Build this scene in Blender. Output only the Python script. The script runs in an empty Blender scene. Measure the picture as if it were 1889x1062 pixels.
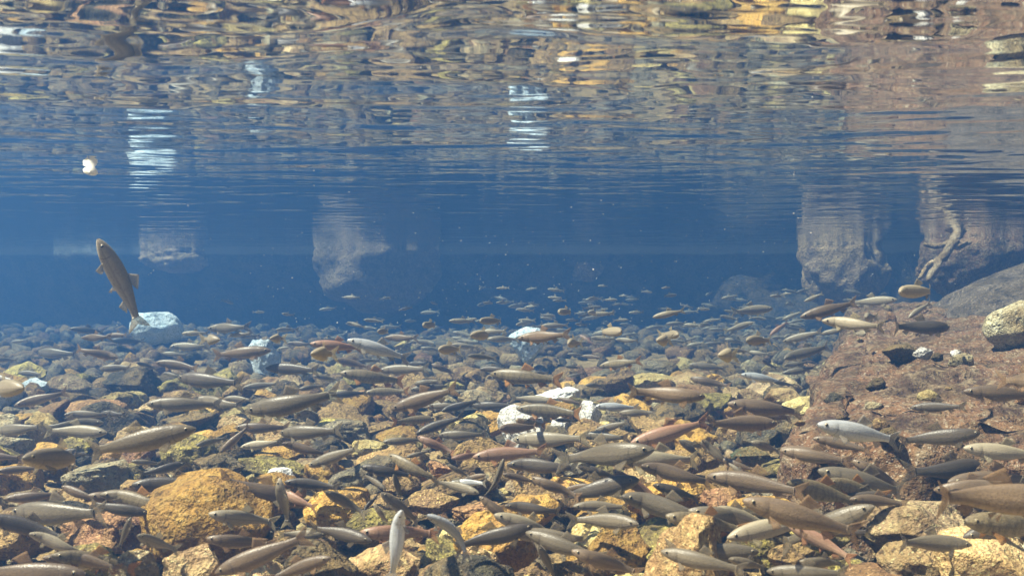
import bpy, bmesh, math, random
import numpy as np
from mathutils import Vector, Matrix

R = math.radians
scene = bpy.context.scene
COL = scene.collection

# ------------------------------------------------------------------ camera, sky, sun, exposure
FPX, CX, HY = 1854.0, 944.5, 500.0        # focal length, centre and eye level in photograph pixels
EYE, SURF = 0.50, 0.72                    # eye height and water level above the riverbed (m)
cam_d = bpy.data.cameras.new('camera')
cam = bpy.data.objects.new('camera', cam_d)
COL.objects.link(cam)
cam.location = (0, 0, EYE)
cam.rotation_euler = (R(90 - 0.96), 0, 0)
cam_d.sensor_width = 36.0
cam_d.lens = 36.0 * FPX / 1889.0
cam_d.clip_start, cam_d.clip_end = 0.02, 500
cam_d.dof.use_dof = True
cam_d.dof.focus_distance = 3.4
cam_d.dof.aperture_fstop = 12
scene.camera = cam

SUN_EL, SUN_AZ = R(59), R(-104)             # azimuth measured from +Y (away from the viewer) towards +X
world = bpy.data.worlds.new('World')
scene.world = world
world.use_nodes = True
wn = world.node_tree.nodes
sky = wn.new('ShaderNodeTexSky')
sky.sky_type = 'NISHITA'
sky.sun_disc = False
sky.sun_elevation = SUN_EL
sky.sun_rotation = SUN_AZ
world.node_tree.links.new(sky.outputs[0], wn['Background'].inputs[0])
wn['Background'].inputs[1].default_value = 0.055

sun_d = bpy.data.lights.new('sun', 'SUN')
sun_d.energy = 5.0
sun_d.angle = R(0.5)
sun_d.color = (1.0, 0.87, 0.67)
sun = bpy.data.objects.new('sun', sun_d)
COL.objects.link(sun)
sdir = Vector((math.sin(SUN_AZ) * math.cos(SUN_EL), math.cos(SUN_AZ) * math.cos(SUN_EL), math.sin(SUN_EL)))
sun.rotation_euler = sdir.to_track_quat('Z', 'Y').to_euler()

vs = scene.view_settings
vs.view_transform = 'Standard'
vs.look = 'None'
vs.exposure = 2.0
vs.gamma = 1.0
HAZE_DENSITY = 0.165
HAZE_COLOR = (0.058, 0.170, 0.45, 1)

cy = scene.cycles
cy.use_denoising = True
cy.max_bounces = 8
cy.diffuse_bounces = 3
cy.glossy_bounces = 3
cy.transmission_bounces = 4
cy.volume_bounces = 1
cy.transparent_max_bounces = 16
cy.sample_clamp_indirect = 4.0
cy.blur_glossy = 0.0

rng = random.Random(7)
ROT = cam.rotation_euler.to_matrix()


def P(px, py, D):
    """world point seen at photograph pixel (px, py), at distance D along the viewing direction"""
    v = Vector(((px - CX) / FPX, -(py - 531.0) / FPX, -1.0)) * D
    return Vector((0, 0, EYE)) + ROT @ v


def pix(p):
    v = ROT.transposed() @ (Vector(p) - Vector((0, 0, EYE)))
    return CX + v.x / -v.z * FPX, 531.0 - v.y / -v.z * FPX


# ------------------------------------------------------------------ noise
def _hash(ix, iy, iz, seed):
    h = (ix * 374761393 + iy * 668265263 + iz * 2147483647 + seed * 974634777) & 0xFFFFFFFF
    h = ((h ^ (h >> 13)) * 1274126177) & 0xFFFFFFFF
    return ((h ^ (h >> 16)) & 0xFFFF) / 65535.0


def vnoise(p, seed=0):
    i = np.floor(p).astype(np.int64)
    f = p - i
    u = f * f * (3 - 2 * f)
    out = 0
    for dx in (0, 1):
        wx = u[:, 0] if dx else 1 - u[:, 0]
        for dy in (0, 1):
            wy = u[:, 1] if dy else 1 - u[:, 1]
            for dz in (0, 1):
                wz = u[:, 2] if dz else 1 - u[:, 2]
                out = out + wx * wy * wz * _hash(i[:, 0] + dx, i[:, 1] + dy, i[:, 2] + dz, seed)
    return out * 2 - 1


def fbm(p, seed=0, oct=4, gain=0.5):
    a, t, q = 1.0, 0, p.copy()
    for k in range(oct):
        t = t + a * vnoise(q, seed + k * 17)
        q = q * 2.03
        a *= gain
    return t


# ------------------------------------------------------------------ node helpers
def new_mat(name):
    m = bpy.data.materials.new(name)
    m.use_nodes = True
    nt = m.node_tree
    nt.nodes.clear()
    out = nt.nodes.new('ShaderNodeOutputMaterial')
    return m, nt, out


def node(nt, kind, **kw):
    n = nt.nodes.new(kind)
    for k, v in kw.items():
        if k.startswith('i_'):
            n.inputs[k[2:].replace('_', ' ')].default_value = v
        else:
            setattr(n, k, v)
    return n


def math_n(nt, op, a, b=None, clamp=False):
    n = nt.nodes.new('ShaderNodeMath')
    n.operation = op
    n.use_clamp = clamp
    for k, v in enumerate((a, b)):
        if v is None:
            continue
        if isinstance(v, (int, float)):
            n.inputs[k].default_value = v
        else:
            nt.links.new(v, n.inputs[k])
    return n.outputs[0]


def mixc(nt, f, a, b, blend='MIX'):
    n = nt.nodes.new('ShaderNodeMix')
    n.data_type = 'RGBA'
    n.blend_type = blend
    for idx, v in ((0, f), (6, a), (7, b)):
        if isinstance(v, (int, float)):
            n.inputs[idx].default_value = v
        elif isinstance(v, tuple):
            n.inputs[idx].default_value = v if len(v) == 4 else v + (1,)
        else:
            nt.links.new(v, n.inputs[idx])
    return n.outputs[2]


def ramp(nt, fac, lo, hi):
    n = nt.nodes.new('ShaderNodeMapRange')
    n.interpolation_type = 'SMOOTHSTEP'
    nt.links.new(fac, n.inputs[0])
    n.inputs[1].default_value, n.inputs[2].default_value = lo, hi
    return n.outputs[0]


def rock_mat(name, base, dark, patch, patch_amt=0.5, pore=0.6, scale=1.0, fleck=None, tide=False, film_amt=0.55):
    m, nt, out = new_mat(name)
    L = nt.links.new
    tc = node(nt, 'ShaderNodeNewGeometry')
    oi = node(nt, 'ShaderNodeObjectInfo')
    off = node(nt, 'ShaderNodeVectorMath', operation='SCALE')
    comb = node(nt, 'ShaderNodeCombineXYZ')
    L(oi.outputs['Random'], comb.inputs[0]); L(oi.outputs['Random'], comb.inputs[2])
    L(comb.outputs[0], off.inputs[0]); off.inputs['Scale'].default_value = 41.0
    add = node(nt, 'ShaderNodeVectorMath', operation='ADD')
    L(tc.outputs['Position'], add.inputs[0]); L(off.outputs[0], add.inputs[1])
    v = add.outputs[0]

    def noise(sc, det=5, rough=0.6):
        n = node(nt, 'ShaderNodeTexNoise')
        n.inputs['Scale'].default_value = sc * scale
        n.inputs['Detail'].default_value = det
        n.inputs['Roughness'].default_value = rough
        L(v, n.inputs['Vector'])
        return n.outputs['Fac']
    n1, n2, n3 = noise(9, 6, 0.65), noise(34, 5, 0.7), noise(130, 3, 0.7)
    c = mixc(nt, ramp(nt, n1, 0.36, 0.62), dark, base)
    c = mixc(nt, math_n(nt, 'MULTIPLY', ramp(nt, n2, 0.46, 0.66), patch_amt), c, patch)
    film = node(nt, 'ShaderNodeTexNoise')
    film.inputs['Scale'].default_value = 5.0
    film.inputs['Detail'].default_value = 6
    film.inputs['Roughness'].default_value = 0.7
    L(tc.outputs['Position'], film.inputs['Vector'])
    c = mixc(nt, math_n(nt, 'MULTIPLY', ramp(nt, film.outputs['Fac'], 0.38, 0.62), film_amt), c, (0.27, 0.175, 0.06))
    c = mixc(nt, math_n(nt, 'MULTIPLY', ramp(nt, n3, 0.5, 0.68), 0.75), c, tuple(0.22 * x for x in dark[:3]))
    n4 = noise(170, 3, 0.65)
    fleck = fleck or tuple(min(0.8, 1.7 * x + 0.05) for x in patch[:3])
    c = mixc(nt, math_n(nt, 'MULTIPLY', math_n(nt, 'MULTIPLY', ramp(nt, n4, 0.56, 0.66), ramp(nt, n1, 0.35, 0.6)), 0.7), c, fleck)
    n5 = noise(22, 6, 0.75)
    c = mixc(nt, math_n(nt, 'MULTIPLY', math_n(nt, 'SUBTRACT', 1.0, ramp(nt, n5, 0.34, 0.44)), 0.8), c, tuple(0.2 * x for x in dark[:3]))
    if tide:                                   # pale line along the waterline
        sz = node(nt, 'ShaderNodeSeparateXYZ')
        L(tc.outputs['Position'], sz.inputs[0])
        zz = math_n(nt, 'ADD', sz.outputs[2], math_n(nt, 'MULTIPLY', n1, 0.06))
        c = mixc(nt, math_n(nt, 'MULTIPLY', ramp(nt, zz, 0.685, 0.715), 0.8), c, (0.42, 0.40, 0.36))
    hs = node(nt, 'ShaderNodeHueSaturation')
    L(c, hs.inputs['Color'])
    L(math_n(nt, 'ADD', math_n(nt, 'MULTIPLY', oi.outputs['Random'], 0.7), 0.65), hs.inputs['Value'])
    vo = node(nt, 'ShaderNodeTexVoronoi')
    vo.inputs['Scale'].default_value = 75 * scale
    L(v, vo.inputs['Vector'])
    vmask = ramp(nt, n2, 0.4, 0.6)
    pit = math_n(nt, 'MULTIPLY', math_n(nt, 'SUBTRACT', 1.0, ramp(nt, vo.outputs['Distance'], 0.05, 0.42)), vmask)
    c2 = mixc(nt, math_n(nt, 'MULTIPLY', pit, 0.75 * pore), hs.outputs[0], tuple(0.3 * x for x in dark[:3]))
    h = math_n(nt, 'ADD', math_n(nt, 'MULTIPLY', n2, 0.028), math_n(nt, 'MULTIPLY', n3, 0.006))
    h = math_n(nt, 'SUBTRACT', h, math_n(nt, 'MULTIPLY', pit, 0.008 * pore))
    h = math_n(nt, 'ADD', h, math_n(nt, 'MULTIPLY', n1, 0.05))
    bp = node(nt, 'ShaderNodeBump')
    bp.inputs['Strength'].default_value = 0.9
    bp.inputs['Distance'].default_value = 1.0
    L(h, bp.inputs['Height'])
    bs = node(nt, 'ShaderNodeBsdfPrincipled')
    bs.inputs['Roughness'].default_value = 0.8
    bs.inputs['Specular IOR Level'].default_value = 0.25
    L(c2, bs.inputs['Base Color']); L(bp.outputs[0], bs.inputs['Normal'])
    L(bs.outputs[0], out.inputs['Surface'])
    return m


RM = {
    'ochre': rock_mat('ochre_stone', (0.46, 0.26, 0.05), (0.26, 0.145, 0.045), (0.58, 0.39, 0.09), 0.6, 0.7, fleck=(0.6, 0.45, 0.2), film_amt=0.22),
    'tan': rock_mat('tan_stone', (0.42, 0.30, 0.17), (0.20, 0.13, 0.07), (0.52, 0.42, 0.2), 0.5, 0.5),
    'peach': rock_mat('peach_stone', (0.48, 0.33, 0.17), (0.30, 0.18, 0.085), (0.54, 0.43, 0.18), 0.5, 0.3),
    'redbrown': rock_mat('red_brown_stone', (0.26, 0.135, 0.065), (0.12, 0.06, 0.033), (0.38, 0.23, 0.10), 0.5, 0.5),
    'rust': rock_mat('rusty_tan_stone', (0.30, 0.19, 0.09), (0.17, 0.08, 0.04), (0.42, 0.33, 0.14), 0.7, 0.4),
    'brown': rock_mat('brown_stone', (0.24, 0.15, 0.075), (0.09, 0.055, 0.03), (0.40, 0.29, 0.10), 0.5, 0.6),
    'mossy': rock_mat('mossy_stone', (0.30, 0.24, 0.08), (0.09, 0.07, 0.03), (0.48, 0.40, 0.09), 0.7, 0.8, film_amt=0.22),
    'grey': rock_mat('grey_stone', (0.22, 0.19, 0.14), (0.09, 0.075, 0.05), (0.34, 0.30, 0.16), 0.5, 0.6),
    'dark': rock_mat('dark_stone', (0.045, 0.04, 0.03), (0.015, 0.014, 0.012), (0.10, 0.085, 0.04), 0.5, 0.7),
    'green': rock_mat('green_black_stone', (0.02, 0.035, 0.02), (0.01, 0.012, 0.01), (0.03, 0.07, 0.04), 0.6, 0.3),
    'pale': rock_mat('pale_holed_stone', (0.55, 0.50, 0.32), (0.28, 0.22, 0.12), (0.60, 0.58, 0.38), 0.6, 1.0),
    'white': rock_mat('white_stone', (0.80, 0.79, 0.76), (0.60, 0.57, 0.52), (0.84, 0.84, 0.84), 0.5, 0.25, film_amt=0.15),
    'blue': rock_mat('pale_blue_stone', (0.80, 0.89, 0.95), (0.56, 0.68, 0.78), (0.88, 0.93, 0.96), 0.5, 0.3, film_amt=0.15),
    'yellow': rock_mat('yellow_stone', (0.58, 0.48, 0.19), (0.34, 0.25, 0.09), (0.64, 0.57, 0.28), 0.5, 0.4),
    'slab': rock_mat('slab_stone', (0.235, 0.12, 0.06), (0.06, 0.033, 0.02), (0.31, 0.235, 0.145), 0.85, 0.7, 0.8, fleck=(0.62, 0.55, 0.42), film_amt=0.22),
    'slate': rock_mat('slate_boulder_stone', (0.085, 0.068, 0.055), (0.03, 0.025, 0.022), (0.16, 0.13, 0.10), 0.6, 0.6, 0.7, film_amt=0.1),
    'bank': rock_mat('bank_earth', (0.05, 0.038, 0.028), (0.015, 0.013, 0.012), (0.13, 0.09, 0.055), 0.4, 0.3, 0.3, tide=True),
    'farrock': rock_mat('far_boulder_stone', (0.36, 0.235, 0.14), (0.14, 0.09, 0.055), (0.50, 0.36, 0.22), 0.8, 0.5, 0.6, fleck=(0.55, 0.42, 0.28)),
    'root': rock_mat('pale_dead_wood', (0.55, 0.40, 0.25), (0.25, 0.17, 0.10), (0.70, 0.55, 0.36), 0.6, 0.4, 1.0),
    'bed': rock_mat('riverbed_gravel', (0.20, 0.135, 0.07), (0.05, 0.034, 0.02), (0.36, 0.27, 0.10), 0.55, 0.5, 0.9),
}
COLOUR_WORD = {'ochre': 'yellow-ochre', 'tan': 'tan', 'peach': 'peach', 'redbrown': 'red-brown', 'brown': 'brown',
               'mossy': 'mossy yellow-green', 'grey': 'grey', 'dark': 'dark', 'green': 'green-black', 'pale': 'pale pitted',
               'white': 'white', 'blue': 'pale blue', 'yellow': 'pale yellow', 'slab': 'brown', 'slate': 'slate-grey'}


# ------------------------------------------------------------------ object helpers
def mesh_obj(name, verts, faces, mat, smooth=True, link=True):
    me = bpy.data.meshes.new(name)
    me.from_pydata([tuple(v) for v in verts], [], [tuple(f) for f in faces])
    if smooth:
        me.shade_smooth()
    if mat:
        me.materials.append(mat)
    o = bpy.data.objects.new(name, me)
    if link:
        COL.objects.link(o)
    return o


def tag(o, label, cat, group=None):
    o['label'] = label
    o['category'] = cat
    if group:
        o['group'] = group
    return o


def structure(o):
    o['kind'] = 'structure'
    return o


_ico = {}


def ico(n):
    if n not in _ico:
        bm = bmesh.new()
        bmesh.ops.create_icosphere(bm, subdivisions=n, radius=1.0)
        v = np.array([x.co[:] for x in bm.verts])
        f = np.array([[q.index for q in x.verts] for x in bm.faces])
        bm.free()
        _ico[n] = (v, f)
    return _ico[n]


def rock_verts(seed, sub=4, cuts=11, lo=0.55, hi=0.95, rough=0.06, lump=0.12, round_=0.0):
    """unit rock: a sphere cut by random planes, then worn and roughened"""
    r = np.random.RandomState(seed)
    v, f = ico(sub)
    v = v.copy()
    v *= (1 + lump * fbm(v * 1.3 + r.rand(3) * 50, seed, 2))[:, None]
    for k in range(cuts):
        n = r.normal(size=3)
        n /= np.linalg.norm(n)
        d = r.uniform(lo, hi)
        s = v @ n - d
        m = s > 0
        v[m] -= np.outer(s[m] * (1 - round_), n)
    nn = v / np.linalg.norm(v, axis=1)[:, None]
    v += nn * (rough * fbm(v * 3.1 + r.rand(3) * 50, seed + 5, 4, 0.55))[:, None]
    ext = (v.max(0) - v.min(0)) / 2
    v = (v - (v.max(0) + v.min(0)) / 2) / ext
    return v, f


RECORDS = []        # things whose labels are written at the end


def rec(o, kind, words, px, py, size, order=0):
    RECORDS.append(dict(o=o, kind=kind, words=words, px=px, py=py, size=size))


# ------------------------------------------------------------------ riverbed, banks, water
def bed_z(x, y):
    p = np.stack([np.asarray(x, float), np.asarray(y, float), np.zeros_like(np.asarray(x, float))], 1)
    drop = np.clip((p[:, 1] - 6.2 + 0.7 * vnoise(p * 0.5, 77)) / 2.6, 0, 1)
    return -0.035 + 0.03 * fbm(p * 1.6, 3, 3) + 0.012 * fbm(p * 9, 9, 3) - 0.07 * drop * drop * (3 - 2 * drop)


def grid_sheet(name, xs, ys, zf, mat):
    X, Y = np.meshgrid(xs, ys)
    Z = zf(X.ravel(), Y.ravel())
    v = np.stack([X.ravel(), Y.ravel(), Z], 1)
    nx, ny = len(xs), len(ys)
    f = []
    for j in range(ny - 1):
        b = j * nx
        for i in range(nx - 1):
            f.append((b + i, b + i + 1, b + nx + i + 1, b + nx + i))
    return mesh_obj(name, v, f, mat)


xs = np.concatenate([np.linspace(-15, -3.2, 30), np.linspace(-3, 3, 150), np.linspace(3.2, 15, 30)])
ys = np.concatenate([np.linspace(-2.5, 0.9, 12), np.linspace(1.0, 4, 110), np.linspace(4.1, 13.5, 110)])
structure(grid_sheet('riverbed', xs, ys, bed_z, RM['bed']))

# far bank: a steep earth and rock face curving round to the right
bank_line = [(-14.5, 9.0), (-9, 11.6), (-4, 10.6), (-1, 10.2), (2.0, 10.3), (3.6, 9.2), (3.9, 7.4), (3.9, 5.6), (5.0, 4.6), (8, 3.8), (14, 3.0)]


def resample(pl, n):
    p = np.array(pl, float)
    d = np.concatenate([[0], np.cumsum(np.linalg.norm(np.diff(p, axis=0), axis=1))])
    t = np.linspace(0, d[-1], n)
    q = np.stack([np.interp(t, d, p[:, k]) for k in range(p.shape[1])], 1)
    for _ in range(6):
        q[1:-1] = (q[:-2] + 2 * q[1:-1] + q[2:]) / 4
    return q


bl = resample(bank_line, 260)
tan_ = np.gradient(bl, axis=0)
tan_ /= np.linalg.norm(tan_, axis=1)[:, None]
nor = np.stack([-tan_[:, 1], tan_[:, 0]], 1)        # away from the water
rows = 26
bv = []
for j in range(rows):
    t = j / (rows - 1)
    z = -0.45 + 1.31 * t
    q = np.column_stack([bl, np.full(len(bl), z)])
    off = 0.16 * fbm(q * np.array([0.9, 0.9, 1.6]), 31, 4) - 0.34 * t ** 2 - 0.25 * max(0, 0.25 - t)
    bv.append(np.column_stack([bl + nor * off[:, None], np.full(len(bl), z)]))
# top of the bank runs back from the water
bv.append(np.column_stack([bl + nor * 1.6, np.full(len(bl), 0.88)]))
bv = np.concatenate(bv)
n = len(bl)
bf = [(j * n + i, j * n + i + 1, (j + 1) * n + i + 1, (j + 1) * n + i) for j in range(rows) for i in range(n - 1)]
structure(mesh_obj('bank', bv, bf, RM['bank']))

# the water surface, seen from below: total reflection beyond the critical angle (Fresnel)
m, nt, out = new_mat('water')
L = nt.links.new
tc = node(nt, 'ShaderNodeTexCoord')


def wnoise(sc, sx, sy, det, dist=0.0):
    mp = node(nt, 'ShaderNodeMapping')
    mp.inputs['Scale'].default_value = (sx, sy, 1)
    L(tc.outputs['Object'], mp.inputs['Vector'])
    q = node(nt, 'ShaderNodeTexNoise')
    q.inputs['Scale'].default_value = sc
    q.inputs['Detail'].default_value = det
    q.inputs['Distortion'].default_value = dist
    L(mp.outputs[0], q.inputs['Vector'])
    return q.outputs['Fac']


h = math_n(nt, 'MULTIPLY', wnoise(1.6, 1, 1, 1), 0.005)
h = math_n(nt, 'ADD', h, math_n(nt, 'MULTIPLY', wnoise(4.3, 0.75, 1.25, 1.2, 0.6), 0.0056))
h = math_n(nt, 'ADD', h, math_n(nt, 'MULTIPLY', wnoise(12, 0.75, 1.2, 1, 0.4), 0.0010))
bp = node(nt, 'ShaderNodeBump')
bp.inputs['Strength'].default_value = 1.0
bp.inputs['Distance'].default_value = 1.0
L(h, bp.inputs['Height'])
fr = node(nt, 'ShaderNodeFresnel')
fr.inputs['IOR'].default_value = 1.333
gl = node(nt, 'ShaderNodeBsdfGlossy')
gl.inputs['Roughness'].default_value = 0.0
gl.inputs['Color'].default_value = (0.97, 0.98, 1, 1)
L(bp.outputs[0], gl.inputs['Normal'])
tr = node(nt, 'ShaderNodeBsdfTransparent')
mx = node(nt, 'ShaderNodeMixShader')
L(fr.outputs[0], mx.inputs[0]); L(tr.outputs[0], mx.inputs[1]); L(gl.outputs[0], mx.inputs[2])
L(mx.outputs[0], out.inputs['Surface'])
WATER = m
wx = np.linspace(-15.5, 15.5, 80)
wy = np.linspace(-2.6, 14.0, 80)
structure(grid_sheet('water_surface', wx, wy, lambda x, y: np.full_like(x, SURF), WATER))


# ------------------------------------------------------------------ stones
STONES = []          # (x, y, radius) of what already lies on the bed


def place_stone(name, v, f, mat, loc, half, rotz=0.0, tilt=(0, 0)):
    o = mesh_obj(name, v, f, mat)
    o.location = loc
    o.scale = half
    o.rotation_euler = (tilt[0], tilt[1], rotz)
    return o


SLAB_EDGE = [(1.62, 4.9), (1.30, 3.9), (0.86, 2.75), (0.60, 2.15), (0.575, 2.06), (0.60, 1.98), (0.72, 1.94), (0.9, 1.92), (1.2, 1.9), (1.9, 1.85),
             (2.8, 1.8), (3.3, 2.1), (3.5, 3.0), (3.2, 4.6), (2.4, 5.3)]


def in_poly(x, y, poly):
    c = False
    j = len(poly) - 1
    for i in range(len(poly)):
        xi, yi = poly[i]
        xj, yj = poly[j]
        if (yi > y) != (yj > y) and x < (xj - xi) * (y - yi) / (yj - yi) + xi:
            c = not c
        j = i
    return c


def slab_z(x, y):
    """height of the slab's top"""
    t = np.clip((np.asarray(y, float) - 1.88) / 2.6, 0, 1)
    return 0.105 + 0.175 * t ** 0.32 + 0.04 * np.clip(np.asarray(x, float) - 0.7, 0, 2)


def ground(x, y):
    return float(slab_z(x, y)) + 0.02 if in_poly(x, y, SLAB_EDGE) else 0.05


# the big slab on the right
ol = resample(SLAB_EDGE + [SLAB_EDGE[0]], 420)[:-1]
cen = np.array([2.0, 2.9])
d = ol - np.roll(ol, 1, 0)
on = np.stack([d[:, 1], -d[:, 0]], 1)
on = on / np.linalg.norm(on, axis=1)[:, None]
if ((ol - cen) * on).sum() < 0:
    on = -on
sv = []
prof = [(-0.10, 0.05), (0.0, 0.04), (0.25, 0.035), (0.45, 0.02), (0.62, 0.01), (0.76, 0.0), (0.87, -0.012), (0.94, -0.028), (0.985, -0.05), (1.0, -0.085)]
fine = []
for a, b in zip(prof[:-1], prof[1:]):
    for k in range(3):
        t = k / 3
        fine.append((a[0] + (b[0] - a[0]) * t, a[1] + (b[1] - a[1]) * t))
fine.append(prof[-1])
for (zt, o_) in fine:
    q = ol + on * o_
    zz = slab_z(q[:, 0], q[:, 1]) * zt if zt > 0 else np.full(len(q), zt)
    sv.append(np.column_stack([q, zz]))
base = ol + on * prof[-1][1]
RN = 150
for k in range(1, RN + 1):
    t = (k / RN) ** 1.0
    q = base * (1 - t) + cen * t
    sv.append(np.column_stack([q, slab_z(q[:, 0], q[:, 1])]))
nr = len(sv)
sv = np.concatenate(sv)
n = len(ol)
row = np.arange(len(sv)) // n
side = row < len(fine)
ns = np.zeros((len(sv), 3))
ns[:, 2] = 1
ns[side, :2] = np.tile(on, (len(fine), 1))
ns[side, 2] = 0.35
crag = 0.035 * fbm(sv * 5.0, 51, 4, 0.55) + 0.012 * fbm(sv * 24, 57, 3)
def slab_relief(v):
    q = np.stack([v[:, 0], v[:, 1], np.zeros(len(v))], 1)
    ridge = np.abs(fbm(q * np.array([3.5, 5.5, 1]) + 3, 71, 3))
    return 0.020 * fbm(q * 2.2, 61, 4, 0.55) + 0.011 * fbm(q * 14, 67, 4, 0.6) - 0.022 * np.clip(1 - ridge / 0.13, 0, 1) ** 1.5


top = slab_relief(sv)
sv = sv + ns * np.where(side, crag * np.clip((sv[:, 2] + 0.1) / 0.1, 0, 1), top)[:, None]
sf = [(j * n + i, j * n + (i + 1) % n, (j + 1) * n + (i + 1) % n, (j + 1) * n + i) for j in range(nr - 1) for i in range(n)]
slab = mesh_obj('slab_rock', sv, sf, RM['slab'])
tag(slab, 'big flat red-brown slab of rock with a steep broken edge', 'rock')

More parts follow.
